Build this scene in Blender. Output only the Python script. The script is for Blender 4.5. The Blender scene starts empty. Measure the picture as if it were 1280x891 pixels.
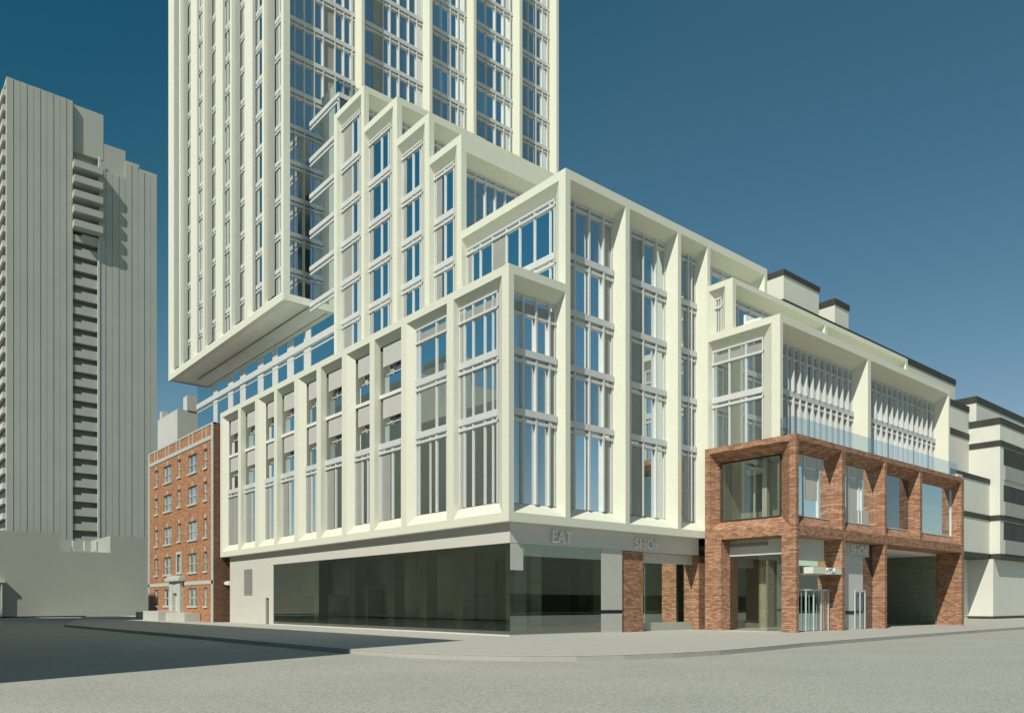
import bpy, bmesh, math, random
from mathutils import Vector
random.seed(7)
scene = bpy.context.scene
COL = scene.collection

# ------------------------------------------------------------------ camera data
F_PX, HX, HY, EYE = 970.0, 640.0, 754.0, 1.7
AR = math.atan(1148/970.0)
UF, UR = math.cos(AR), math.sin(AR)
VF, VR = math.sin(AR), -math.cos(AR)
CU, CV = -25.4586, -30.3837
def proj(u, v, z):
    d = (u-CU)*UF+(v-CV)*VF; l = (u-CU)*UR+(v-CV)*VR
    return HX+F_PX*l/d, HY-F_PX*(z-EYE)/d

# ------------------------------------------------------------------ materials
def new_mat(name):
    m = bpy.data.materials.new(name); m.use_nodes = True
    n = m.node_tree.nodes; n.clear()
    out = n.new('ShaderNodeOutputMaterial')
    return m, n, m.node_tree.links, out
def mat_noise(name, c1, c2, scale=1.0, rough=0.8, detail=6, spec=0.3, bump=0.0, bscale=None, lo=0.35, hi=0.65):
    m, n, l, out = new_mat(name)
    b = n.new('ShaderNodeBsdfPrincipled'); b.inputs['Roughness'].default_value = rough
    b.inputs['Specular IOR Level'].default_value = spec
    g = n.new('ShaderNodeNewGeometry'); t = n.new('ShaderNodeTexNoise')
    t.inputs['Scale'].default_value = scale; t.inputs['Detail'].default_value = detail
    l.new(g.outputs['Position'], t.inputs['Vector'])
    r = n.new('ShaderNodeValToRGB'); r.color_ramp.elements[0].position = lo; r.color_ramp.elements[1].position = hi
    r.color_ramp.elements[0].color = (*c1, 1); r.color_ramp.elements[1].color = (*c2, 1)
    l.new(t.outputs['Fac'], r.inputs['Fac']); l.new(r.outputs['Color'], b.inputs['Base Color'])
    if bump:
        t2 = n.new('ShaderNodeTexNoise'); t2.inputs['Scale'].default_value = bscale or scale*4; t2.inputs['Detail'].default_value = 4
        l.new(g.outputs['Position'], t2.inputs['Vector'])
        bp = n.new('ShaderNodeBump'); bp.inputs['Strength'].default_value = bump; bp.inputs['Distance'].default_value = 0.02
        l.new(t2.outputs['Fac'], bp.inputs['Height']); l.new(bp.outputs['Normal'], b.inputs['Normal'])
    l.new(b.outputs['BSDF'], out.inputs['Surface'])
    return m
def mat_brick(name, c1, c2, mortar, bw=0.5, bh=0.16, ms=0.018, dark=(0.1,0.05,0.035)):
    m, n, l, out = new_mat(name)
    b = n.new('ShaderNodeBsdfPrincipled'); b.inputs['Roughness'].default_value = 0.85
    b.inputs['Specular IOR Level'].default_value = 0.2
    g = n.new('ShaderNodeNewGeometry'); s = n.new('ShaderNodeSeparateXYZ'); l.new(g.outputs['Position'], s.inputs[0])
    a = n.new('ShaderNodeMath'); a.operation = 'ADD'; l.new(s.outputs['X'], a.inputs[0]); l.new(s.outputs['Y'], a.inputs[1])
    c = n.new('ShaderNodeCombineXYZ'); l.new(a.outputs[0], c.inputs['X']); l.new(s.outputs['Z'], c.inputs['Y'])
    t = n.new('ShaderNodeTexBrick'); t.inputs['Scale'].default_value = 1.0
    t.inputs['Brick Width'].default_value = bw; t.inputs['Row Height'].default_value = bh
    t.inputs['Mortar Size'].default_value = ms; t.inputs['Mortar Smooth'].default_value = 0.2
    t.inputs['Bias'].default_value = 0.0
    t.inputs['Color1'].default_value = (*c1, 1); t.inputs['Color2'].default_value = (*c2, 1); t.inputs['Mortar'].default_value = (*mortar, 1)
    l.new(c.outputs[0], t.inputs['Vector'])
    nz = n.new('ShaderNodeTexNoise'); nz.inputs['Scale'].default_value = 2.3; nz.inputs['Detail'].default_value = 7
    mp = n.new('ShaderNodeMapping'); mp.inputs['Scale'].default_value = (2.0, 2.0, 3.0)
    l.new(g.outputs['Position'], mp.inputs['Vector']); l.new(mp.outputs[0], nz.inputs['Vector'])
    r = n.new('ShaderNodeValToRGB'); r.color_ramp.elements[0].position = .38; r.color_ramp.elements[1].position = .62
    r.color_ramp.elements[0].color = (0, 0, 0, 1); r.color_ramp.elements[1].color = (1, 1, 1, 1)
    l.new(nz.outputs['Fac'], r.inputs['Fac'])
    mx = n.new('ShaderNodeMixRGB'); mx.blend_type = 'MULTIPLY'; mx.inputs['Fac'].default_value = .3
    r2 = n.new('ShaderNodeMixRGB'); r2.inputs['Color1'].default_value = (0.62, .58, .55, 1); r2.inputs['Color2'].default_value = (1.12, 1.12, 1.1, 1)
    l.new(r.outputs['Color'], r2.inputs['Fac'])
    l.new(t.outputs['Color'], mx.inputs['Color1']); l.new(r2.outputs['Color'], mx.inputs['Color2'])
    l.new(mx.outputs['Color'], b.inputs['Base Color'])
    bp = n.new('ShaderNodeBump'); bp.inputs['Strength'].default_value = .5; bp.inputs['Distance'].default_value = .015; bp.invert = True
    l.new(t.outputs['Fac'], bp.inputs['Height']); l.new(bp.outputs['Normal'], b.inputs['Normal'])
    l.new(b.outputs['BSDF'], out.inputs['Surface'])
    return m
def mat_mirror_glass(name, body, refl, fac, rough=0.0):
    """reflective office glazing: dark body behind a strong coating"""
    m, n, l, out = new_mat(name)
    d = n.new('ShaderNodeBsdfDiffuse'); d.inputs['Color'].default_value = (*body, 1)
    g = n.new('ShaderNodeBsdfGlossy'); g.inputs['Color'].default_value = (*refl, 1); g.inputs['Roughness'].default_value = rough
    fr = n.new('ShaderNodeLayerWeight'); fr.inputs['Blend'].default_value = .35
    ma = n.new('ShaderNodeMath'); ma.operation = 'MULTIPLY_ADD'; ma.inputs[1].default_value = 1-fac; ma.inputs[2].default_value = fac
    l.new(fr.outputs['Fresnel'], ma.inputs[0])
    mx = n.new('ShaderNodeMixShader'); l.new(ma.outputs[0], mx.inputs['Fac']); l.new(d.outputs[0], mx.inputs[1]); l.new(g.outputs[0], mx.inputs[2])
    l.new(mx.outputs[0], out.inputs['Surface'])
    return m
def mat_clear_glass(name, tint, refl, fac, fresnel=True):
    m, n, l, out = new_mat(name)
    d = n.new('ShaderNodeBsdfTransparent'); d.inputs['Color'].default_value = (*tint, 1)
    g = n.new('ShaderNodeBsdfGlossy'); g.inputs['Color'].default_value = (*refl, 1); g.inputs['Roughness'].default_value = 0.0
    fr = n.new('ShaderNodeLayerWeight'); fr.inputs['Blend'].default_value = .3
    ma = n.new('ShaderNodeMath'); ma.operation = 'MULTIPLY_ADD'; ma.inputs[1].default_value = 1-fac; ma.inputs[2].default_value = fac
    l.new(fr.outputs['Fresnel'], ma.inputs[0])
    mx = n.new('ShaderNodeMixShader'); mx.inputs['Fac'].default_value = fac
    if fresnel: l.new(ma.outputs[0], mx.inputs['Fac'])
    l.new(d.outputs[0], mx.inputs[1]); l.new(g.outputs[0], mx.inputs[2])
    l.new(mx.outputs[0], out.inputs['Surface'])
    return m
M = {}
M['cream'] = mat_noise('cream_precast', (.685,.69,.56), (.725,.73,.60), scale=5.0, rough=.75, bump=.12, bscale=9)
M['metal'] = mat_noise('white_window_metal', (.60,.61,.585), (.63,.64,.61), scale=1.0, rough=.45, spec=.4)
M['panel'] = mat_noise('grey_glazing_panel', (.31,.315,.28), (.34,.345,.31), scale=.8, rough=.5)
M['soffit'] = mat_noise('pale_grey_soffit', (.80,.80,.75), (.84,.84,.79), scale=.6, rough=.7)
M['wallgrey'] = mat_noise('pale_grey_render', (.50,.50,.44), (.54,.54,.48), scale=.7, rough=.8)
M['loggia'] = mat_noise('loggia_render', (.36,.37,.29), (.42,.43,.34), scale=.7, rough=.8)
M['dark'] = mat_noise('dark_core', (.05,.052,.05), (.065,.068,.066), scale=.5)
M['fascia'] = mat_noise('fascia_panel', (.575,.56,.50), (.60,.585,.525), scale=.5, rough=.7)
M['letter'] = mat_noise('grey_letter_metal', (.74,.74,.70), (.78,.78,.74), scale=2, rough=.5)
M['glass'] = mat_mirror_glass('window_glass', (.15,.18,.165), (.88,.95,.97), .66)
M['glassdark'] = mat_mirror_glass('loggia_glass', (.03,.035,.035), (.75,.8,.85), .35)
M['clear'] = mat_clear_glass('storefront_glass', (.95,.98,.91), (.86,.92,.86), .26)
M['clearbox'] = mat_clear_glass('corner_glass', (.52,.58,.56), (.75,.85,.92), .16)
M['rail'] = mat_clear_glass('railing_glass', (.74,.84,.88), (.85,.93,1.0), .30, fresnel=False)
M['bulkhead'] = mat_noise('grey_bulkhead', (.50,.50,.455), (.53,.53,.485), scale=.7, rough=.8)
M['guard'] = mat_mirror_glass('guard_glass', (.10,.12,.13), (.74,.88,.97), .45)
M['brick'] = mat_brick('red_brown_brick', (.53,.305,.19), (.28,.135,.075), (.20,.125,.085), bw=.36, bh=.12, ms=.015)
M['brickdeep'] = mat_brick('orange_brick', (.52,.25,.12), (.34,.145,.065), (.40,.28,.19), bw=.46, bh=.17, ms=.02)
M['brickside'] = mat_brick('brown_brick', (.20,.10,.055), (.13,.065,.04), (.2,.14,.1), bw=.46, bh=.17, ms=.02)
M['stone'] = mat_noise('pale_stone_trim', (.42,.44,.40), (.58,.60,.55), scale=6, rough=.85)
M['concrete'] = mat_noise('grey_concrete', (.40,.42,.365), (.425,.445,.385), scale=.25, rough=.9)
M['concretepale'] = mat_noise('pale_concrete', (.50,.50,.45), (.54,.54,.49), scale=.3, rough=.9)  # paler concrete for planters, fins and balconies
M['white'] = mat_noise('white_render', (.66,.66,.57), (.69,.69,.60), scale=.4, rough=.8)
M['trim'] = mat_noise('dark_roof_trim', (.045,.045,.038), (.06,.06,.05), scale=1, rough=.6)
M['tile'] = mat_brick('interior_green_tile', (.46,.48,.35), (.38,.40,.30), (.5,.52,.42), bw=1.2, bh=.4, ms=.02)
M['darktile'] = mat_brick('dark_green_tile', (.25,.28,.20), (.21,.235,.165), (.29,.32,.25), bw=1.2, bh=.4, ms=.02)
M['darkstone'] = mat_noise('dark_stone_cladding', (.37,.37,.305), (.41,.41,.34), scale=.3, rough=.9)
M['interior'] = mat_noise('interior_grey', (.70,.73,.63), (.74,.77,.67), scale=.5, rough=.9)
M['interiordark'] = mat_noise('interior_dark', (.22,.235,.205), (.25,.265,.235), scale=.5, rough=.9)
M['interiorwhite'] = mat_noise('interior_white', (.55,.55,.50), (.58,.58,.53), scale=.5, rough=.9)
M['pave'] = mat_noise('pavement_concrete', (.40,.388,.338), (.42,.408,.358), scale=1.5, rough=.9, bump=.08, bscale=30)
M['navy'] = mat_noise('navy_band', (.012,.016,.028), (.016,.02,.034), scale=1, rough=.4)
M['whitepaint'] = mat_noise('white_paint', (.76,.76,.72), (.8,.8,.76), scale=1, rough=.5)

def mat_road():
    m, n, l, out = new_mat('road_surface')
    b = n.new('ShaderNodeBsdfPrincipled'); b.inputs['Roughness'].default_value = .92; b.inputs['Specular IOR Level'].default_value = .15
    g = n.new('ShaderNodeNewGeometry')
    t = n.new('ShaderNodeTexNoise'); t.inputs['Scale'].default_value = 26; t.inputs['Detail'].default_value = 3; t.inputs['Roughness'].default_value = .6
    t2 = n.new('ShaderNodeTexNoise'); t2.inputs['Scale'].default_value = .22; t2.inputs['Detail'].default_value = 3
    l.new(g.outputs['Position'], t.inputs['Vector']); l.new(g.outputs['Position'], t2.inputs['Vector'])
    r = n.new('ShaderNodeValToRGB')
    e = r.color_ramp.elements; e[0].position = .34; e[1].position = .66
    e[0].color = (.24,.242,.21,1); e[1].color = (.475,.472,.41,1)
    l.new(t.outputs['Fac'], r.inputs['Fac'])
    r2 = n.new('ShaderNodeMapRange'); r2.inputs['From Min'].default_value = .3; r2.inputs['From Max'].default_value = .7
    r2.inputs['To Min'].default_value = .93; r2.inputs['To Max'].default_value = 1.05
    l.new(t2.outputs['Fac'], r2.inputs['Value'])
    mx = n.new('ShaderNodeMixRGB'); mx.blend_type = 'MULTIPLY'; mx.inputs['Fac'].default_value = 1
    l.new(r.outputs['Color'], mx.inputs['Color1']); l.new(r2.outputs[0], mx.inputs['Color2'])
    l.new(mx.outputs['Color'], b.inputs['Base Color'])
    bp = n.new('ShaderNodeBump'); bp.inputs['Strength'].default_value = .35; bp.inputs['Distance'].default_value = .01
    l.new(t.outputs['Fac'], bp.inputs['Height']); l.new(bp.outputs['Normal'], b.inputs['Normal'])
    l.new(b.outputs['BSDF'], out.inputs['Surface'])
    return m
M['road'] = mat_road()

# ------------------------------------------------------------------ mesh builder
class MB:
    def __init__(s): s.v = []; s.f = []
    def quad(s, *p):
        i = len(s.v); s.v += [tuple(q) for q in p]; s.f.append(tuple(range(i, i+len(p))))
    def box(s, x0, x1, y0, y1, z0, z1):
        x0, x1 = min(x0,x1), max(x0,x1); y0, y1 = min(y0,y1), max(y0,y1); z0, z1 = min(z0,z1), max(z0,z1)
        i = len(s.v)
        s.v += [(x0,y0,z0),(x1,y0,z0),(x1,y1,z0),(x0,y1,z0),(x0,y0,z1),(x1,y0,z1),(x1,y1,z1),(x0,y1,z1)]
        s.f += [tuple(i+k for k in q) for q in ((0,3,2,1),(4,5,6,7),(0,1,5,4),(1,2,6,5),(2,3,7,6),(3,0,4,7))]
    def prism(s, poly, z0, z1):
        i = len(s.v); n = len(poly)
        s.v += [(x,y,z0) for x,y in poly]+[(x,y,z1) for x,y in poly]
        s.f.append(tuple(i+n+k for k in range(n))); s.f.append(tuple(i+n-1-k for k in range(n)))
        for k in range(n):
            j = (k+1) % n; s.f.append((i+k, i+j, i+n+j, i+n+k))
    def build(s, name, mat, parent=None, smooth=False):
        o0 = origin(parent) if parent else (0,0,0)
        me = bpy.data.meshes.new(name)
        me.from_pydata([(x-o0[0], y-o0[1], z-o0[2]) for x,y,z in s.v], [], s.f)
        bm = bmesh.new(); bm.from_mesh(me)
        bmesh.ops.recalc_face_normals(bm, faces=bm.faces); bm.to_mesh(me); bm.free()
        me.materials.append(M[mat] if isinstance(mat, str) else mat); me.update()
        o = bpy.data.objects.new(name, me); COL.objects.link(o)
        if parent: o.parent = parent
        return o
ORG = {}
def origin(o):
    while o.parent: o = o.parent
    return ORG.get(o.name, (0,0,0))
def thing(name, loc, label, cat, group=None):
    o = bpy.data.objects.new(name, None); COL.objects.link(o); o.location = loc; o.empty_display_size = .5
    ORG[o.name] = loc; o['label'] = label; o['category'] = cat
    if group: o['group'] = group
    return o
def tag(o, label, cat, group=None):
    o['label'] = label; o['category'] = cat
    if group: o['group'] = group
    return o

class Fac:
    """a facade plane: 'L' faces -X at x=c (s runs along y), 'R' faces -Y at y=c (s runs along x); d goes inward"""
    def __init__(s, kind, c): s.k = kind; s.c = c
    def p(s, a, z, d): return (s.c+d, a, z) if s.k == 'L' else (a, s.c+d, z)
    def box(s, mb, a0, a1, z0, z1, d0, d1):
        if s.k == 'L': mb.box(s.c+d0, s.c+d1, a0, a1, z0, z1)
        else: mb.box(a0, a1, s.c+d0, s.c+d1, z0, z1)
    def quad(s, mb, a0, a1, z0, z1, d): mb.quad(s.p(a0,z0,d), s.p(a1,z0,d), s.p(a1,z1,d), s.p(a0,z1,d))

def frame(mb, F, s0, s1, z0, z1, ops):
    """front sheet with openings, each lofted to its inner rectangle: op = (outer s0,s1,z0,z1, inner s0,s1,z0,z1, depth)"""
    ss = sorted({s0, s1, *[o[0] for o in ops], *[o[1] for o in ops]})
    zz = sorted({z0, z1, *[o[2] for o in ops], *[o[3] for o in ops]})
    ss = [a for a in ss if s0-1e-6 <= a <= s1+1e-6]; zz = [a for a in zz if z0-1e-6 <= a <= z1+1e-6]
    for i in range(len(ss)-1):
        for j in range(len(zz)-1):
            cs, cz = (ss[i]+ss[i+1])/2, (zz[j]+zz[j+1])/2
            if any(o[0] < cs < o[1] and o[2] < cz < o[3] for o in ops): continue
            F.quad(mb, ss[i], ss[i+1], zz[j], zz[j+1], 0)
    for a0,a1,b0,b1, c0,c1,e0,e1, d in ops:
        O = [F.p(a0,b0,0), F.p(a1,b0,0), F.p(a1,b1,0), F.p(a0,b1,0)]
        I = [F.p(c0,e0,d), F.p(c1,e0,d), F.p(c1,e1,d), F.p(c0,e1,d)]
        for k in range(4):
            j = (k+1) % 4; mb.quad(O[k], O[j], I[j], I[k])

def window(root, F, s0, s1, z0, z1, d, mull=(), panels=(), top=None, band=.36, name='window', mw=.09, sill=False, md=.11, mats=('metal','glass','panel'), build=True, solid=None):
    """one storey of one bay: metal band, rail and mullions (the frame), glass pane and grey panels as children"""
    if F.k == 'L' and md == .11: md = .06
    bd = .11 if F.k == 'L' else .2
    fd = min(.09, md)
    fr, pa, pn = MB(), MB(), MB()
    w = s1-s0
    F.quad(pa, s0, s1, z0, z1, d)
    zt = z1
    if top is None:
        F.box(fr, s0+.004, s1-.004, z1-band, z1, d-bd, d+.03); zt = z1-band
        F.box(fr, s0+.004, s1-.004, zt-.33, zt-.18, d-min(.15, bd+.01), d+.02)
        zr = zt-.33
    else:
        F.box(fr, s0+.004, s1-.004, zt-.10, zt, d-.08, d+.02)
        zr = zt-top
        F.box(fr, s0+.004, s1-.004, zr, zr+.13, d-.13, d+.02)
        if top > .6: F.quad(pn, s0+.1, s1-.1, zr+.13, zt-.33, d-.03)
    for f in mull:
        if isinstance(f, tuple): f, ww = f
        else: ww = mw
        a = s0+f*w
        F.box(fr, a-ww/2, a+ww/2, z0, zt-.02, d-md, d+.015)
    for a in (s0+.05, s1-.05):
        F.box(fr, a-.046, a+.046, z0, zt-.01, d-fd, d+.012)
    if sill: F.box(fr, s0+.003, s1-.003, z0, z0+.1, d-.12, d+.01)
    for f0, f1 in panels:
        F.quad(pn, s0+f0*w, s0+f1*w, z0, zr, d-.03)
    if solid: F.quad(pn, s0+solid[0]*w, s0+solid[1]*w, z0, z1, d-bd-.03)
    if not build: return fr, pa, pn
    o = fr.build(name, mats[0], root)
    pa.build('pane', mats[1], o)
    for f in pn.f:
        q = MB(); q.quad(*[pn.v[i] for i in f]); q.build('panel', mats[2], o)
    return o

FL = [15.1+3.115*k for k in range(30)]           # floor levels from the podium roof terrace up
TOPA, TOPB, ROOF = 19.08, 25.4, 18.6

# =========================================================================== PODIUM BUILDING
pod = thing('podium_building', (0,0,0), 'cream framed podium with big splayed window bays and stepped terraces rising from the street corner', 'building')
LA, RA = Fac('L', 0.0), Fac('R', 0.0)
U1 = 4.03
BASE = 5.93
# ---- lower block, left (long) face
wins = []
openA = []
fins = [('s',40.6),('n',36.82,36.17),('w',33.04,32.30),('n',29.17,28.59),('w',25.43,24.71),('n',21.69,21.0),('w',17.85,17.2),('n',14.07,13.46),('w',10.25,9.66),('n',5.45,4.80),('c',.547)]
bays = []
for i in range(len(fins)-1):
    a, b = fins[i], fins[i+1]
    left = a[-1]; right = b[1]
    li = left-(.03 if a[0]=='n' else .52); ri = right+(.03 if b[0]=='n' else (.79 if b[0]=='c' else .5))
    bays.append((right, left, ri, li))
    openA.append((right, left, 6.40, 18.63, ri, li, 7.02, 18.2, .43))
mb = MB()
frame(mb, LA, 0, 41.13, BASE, TOPA, openA)
# ---- corner block, right face
opR = [(.35, 4.03, 6.40, 18.62, .52, 3.82, 7.0, 17.95, .65),
       (4.40, 8.91, 6.38, 24.9, 4.43, 8.66, 7.05, 24.3, .9),
       (9.28, 13.8, 6.38, 24.9, 9.31, 13.55, 7.05, 24.3, .9),
       (14.13, 16.88, 6.38, 24.9, 14.16, 16.66, 7.05, 24.3, .9)]
frame(mb, RA, 0, 4.03, BASE, TOPA, [opR[0]])
# top of the corner block, its parapet and far return
mb.quad((0,0,TOPA),(4.03,0,TOPA),(4.03,.4,TOPA),(0.4,.4,TOPA)); mb.quad((0,0,TOPA),(.4,.4,TOPA),(.4,41.13,TOPA),(0,41.13,TOPA))
mb.quad((.4,.4,TOPA),(4.03,.4,TOPA),(4.03,.4,ROOF),(.4,.4,ROOF)); mb.quad((.4,.4,TOPA),(.4,41.13,TOPA),(.4,41.13,ROOF),(.4,.4,ROOF))
mb.quad((0,41.13,BASE),(20,41.13,BASE),(20,41.13,TOPA),(0,41.13,TOPA))
mb.quad((.4,.4,ROOF),(U1+.3,.4,ROOF),(U1+.3,41.13,ROOF),(.4,41.13,ROOF))
mb.build('corner_block_frame', 'cream', pod)
# underside of the overhanging frame
us = MB(); us.quad((0,0,BASE),(16.6,0,BASE),(16.6,.9,BASE),(.9,.9,BASE)); us.quad((0,0,BASE),(.9,.9,BASE),(.9,41.13,BASE),(0,41.13,BASE))
us.build('overhang_soffit', 'soffit', pod)

# ---- tall block B
U1 = 4.03
LB = Fac('L', U1)
mb = MB()
frame(mb, RA, U1, 23.93, BASE, TOPB, opR[1:]+[(17.2, 23.6, 6.38, 24.9, 17.23, 23.0, 7.05, 24.3, .9)])
frame(mb, LB, 0, 9.53, ROOF, TOPB, [(.53, 9.48, 18.62, 24.92, 1.25, 9.45, 18.65, 24.36, .45)])
mb.quad((U1,0,TOPB),(23.93,0,TOPB),(23.93,9.53,TOPB),(U1,9.53,TOPB))
mb.quad((23.93,0,BASE),(23.93,9.53,BASE),(23.93,9.53,TOPB),(23.93,0,TOPB))
mb.build('tall_block_frame', 'cream', pod)

# ---- stepped bays behind B, each one storey higher
steps = [(9.53, 13.18, 31.66, 10.02, 13.15, 10.85, 13.1, 28.5), (13.18, 17.23, 34.78, 13.69, 17.2, 14.57, 17.17, 31.5),
         (17.23, 21.95, 37.9, 17.76, 21.9, 18.71, 21.85, 34.6), (21.95, 26.8, 41.1, 22.4, 26.33, 23.25, 26.25, 37.7)]
for i, (v0, v1, zt, a0, a1, c0, c1, zb) in enumerate(steps):
    mb = MB()
    frame(mb, LB, v0, v1, ROOF, zt, [(a0, a1, 18.62, zt-.47, c0, c1, 18.65, zt-1.03, .45)])
    Rk = Fac('R', v0)
    uend = (30.0, 24.0, 12.0, 12.0)[i]
    zb = (TOPB, steps[0][2], steps[1][2], steps[2][2])[i]
    frame(mb, Rk, U1, uend, zb-.6, zt, [(U1+.42, uend-.5, zb-.55, zt-.47-(.55 if i==0 else 0), U1+.5, uend-.8, zb-.5, zt-1.25-(.45 if i==0 else 0), .7)])
    mb.quad((U1,v0,zt),(uend,v0,zt),(uend,32.0,zt),(U1,min(v1,32.0),zt))
    mb.quad((uend,v0,zb),(uend,32,zb),(uend,32,zt),(uend,v0,zt))
    mb.quad((U1,v1,zb),(U1+.45,v1,zb),(U1+.45,v1,zt),(U1,v1,zt))
    mb.build('stepped_bay_frame', 'cream', pod)
    # windows on the left face, one per storey
    fl = [f for f in FL if 19.0 < f < zt-1.2]
    zs = [18.65]+fl
    for k in range(len(zs)):
        z0 = zs[k]; z1 = zs[k+1] if k+1 < len(zs) else zt-1.03
        if z1-z0 < 1: continue
        last = k+1 == len(zs)
        if i == 3: mu, pan = [(.12,.05),(.40,.10)], [(.40,.86)]
        elif i == 2: mu, pan = [(.12,.05),(.42,.13),(.86,.05)], [(.78,.94)]
        elif i == 1: mu, pan = [(.12,.05),(.45,.14),(.9,.05)], [(.76,.92)]
        else: mu, pan = [(.45,.13),(.88,.05)], [(.60,.86)]
        window(pod, LB, c0, c1, z0, z1, .43, mu, pan, top=.42 if last else None)
    # glazing of the right face
    zt2 = zt-1.25-(.45 if i==0 else 0)
    if i == 0:
        window(pod, Rk, U1+.5, 16.0, FL[4]-1.6, zt2, .68, [(.02+.0745*q, .10) for q in range(1,13)], [], top=.38)
        window(pod, Rk, U1+.5, 16.0, 25.2, FL[4]-1.6, .68, [(.02+.0745*q, .10) for q in range(1,13)], [(.55,.62)])
    else:
        window(pod, Rk, U1+.5, U1+6.5, zt2-2.4, zt2, .68, [.1,.25,.4,.6,.8], [], top=.38)

# ---- glazing of the lower block, left face
for i, (r, l, ri, li) in enumerate(bays):
    w = li-ri
    if i >= 8:
        lv = [(7.02, 11.95), (11.95, 15.1), (15.1, 18.2)]
        for k, (z0, z1) in enumerate(lv):
            if i == 9:
                mu, pan = [(.13,.06),(.33,.10),(.63,.10),(.86,.10)], [(.86,.93)]
            else:
                mu, pan = [(.14,.05),(.42,.13),(.60,.05) if k==0 else (.9,.05),(.92,.05)], [(.02,.14)]
            window(pod, LA, ri, li, z0, z1, .41, mu, pan, top=.95 if k == 2 else None)
    else:
        s_ = (.46 if i % 2 else .52)
        if i == 0: mu, pan = [(.5,.05)], [(.05,.95)]
        elif i % 2: mu, pan = [(.42,.14),(.92,.05)], [(.5,.86)]
        else: mu, pan = [(.2,.05),(.34,.1),(.62,.1),(.9,.05)], [(.62,.95)] if i != 6 else [(.66,.95)]
        window(pod, LA, ri, li, 7.02, 11.95, .41, mu, pan)
# loggias: slab edges, bulkhead, dark window band and glass guardrail on two storeys of each bay
for i, (r, l, ri, li) in enumerate(bays[:8]):
    w = li-ri
    for z0, z1 in ((11.95, 15.1), (15.1, 18.2)):
        top = z1-.22 if z1 < 18 else z1
        if z1 < 18:
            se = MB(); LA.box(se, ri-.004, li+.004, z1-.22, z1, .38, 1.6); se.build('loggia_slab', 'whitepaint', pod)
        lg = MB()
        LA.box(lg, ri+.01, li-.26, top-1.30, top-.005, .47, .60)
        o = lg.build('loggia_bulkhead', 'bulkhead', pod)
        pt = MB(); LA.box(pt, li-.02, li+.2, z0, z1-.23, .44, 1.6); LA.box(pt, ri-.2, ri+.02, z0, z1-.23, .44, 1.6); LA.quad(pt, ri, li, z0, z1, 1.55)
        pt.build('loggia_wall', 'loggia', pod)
        f2 = MB()
        LA.box(f2, ri+.1, li-.32, z0+1.30, z0+1.37, .70, .79)
        for a in (.22, .58): LA.box(f2, ri+a*w-.035, ri+a*w+.035, z0+.02, top-1.1, .70, .79)
        wo = f2.build('loggia_window', 'metal', pod)
        q = MB(); LA.quad(q, ri+.02, li-.3, z0+.02, top-1.1, .80); q.build('pane', 'glassdark', wo)
        g = MB(); LA.quad(g, ri+.03, li-.34, z0+.02, z0+1.12, .56); g.build('loggia_guardrail', 'guard', pod)

# ---- glazing of the corner block and of B on the right face
lv = [(7.05, 11.95), (11.95, 15.1), (15.1, 18.2), (18.2, 21.35), (21.35, 24.3)]
for k in range(3):
    z0, z1 = lv[k]; z1 = 17.95 if k == 2 else z1
    window(pod, RA, .52, 3.82, z0 if k else 7.0, z1, .63, [(.27,.11),(.55,.11),(.84,.10)], [(.84,.97)], top=1.05 if k == 2 else None, md=.17)
for bi, (a0, a1) in enumerate(((4.43,8.66),(9.31,13.55),(14.16,16.66))):
    for k in range(5):
        z0, z1 = lv[k]
        if bi == 0: mu, pan = [(.24,.11),(.52,.11),(.80,.11)], [(.80,.96)]
        elif bi == 1: mu, pan = [(.2,.13),(.48,.08),(.77,.11)], [(.22,.47)]
        else: mu, pan = [(.22,.11),(.34,.06),(.66,.1),(.80,.05)], [(.80,.94)]
        window(pod, RA, a0, a1, z0, z1, .88, mu, pan, top=.42 if k == 4 else None, md=.2)
window(pod, RA, 17.23, 23.0, 21.35, 24.3, .88, [.2,.4,.6,.8], [], top=.42)
window(pod, LB, 1.25, 9.45, 21.35, 24.36, .43, [(.05,.09),(.21,.11),(.37,.11),(.52,.11),(.68,.11),(.83,.11),(.93,.05)], [(.52,.68),(.93,.98)], top=.45)
window(pod, LB, 1.25, 9.45, 18.65, 21.35, .43, [(.05,.09),(.21,.11),(.37,.11),(.52,.11),(.68,.11),(.83,.11)], [(.52,.68)])

# ---- glazed recess between the stepped bays and the tower
LG = Fac('L', 4.48)
piers = [(54.63,55.73),(50.04,51.32),(46.65,47.98),(42.17,43.41),(38.81,39.94),(35.4,36.65),(31.94,33.22)]
gw = MB()
for a, b in piers: LG.box(gw, a, b, 18.6, 25.35, -.04, .03)
LG.box(gw, 26.81, 61.0, 23.93, 24.47, -.14, .04)
LG.box(gw, 26.81, 61.0, 23.50, 23.60, -.06, .035)
LG.box(gw, 26.81, 61.0, 20.75, 21.15, -.12, .04)
o = gw.build('recessed_glazing', 'metal', pod)
pn = MB(); LG.quad(pn, 26.81, 61.0, 18.6, 27.3, 0); pn.quad((4.48,61,18.6),(14,61,18.6),(14,61,27.3),(4.48,61,27.3))
pn.build('pane', 'glass', o)
sw = MB(); sw.box(4.5, 12, 26.62, 26.80, 18.6, 41.0); sw.build('stair_wall', 'concrete', pod)
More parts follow.
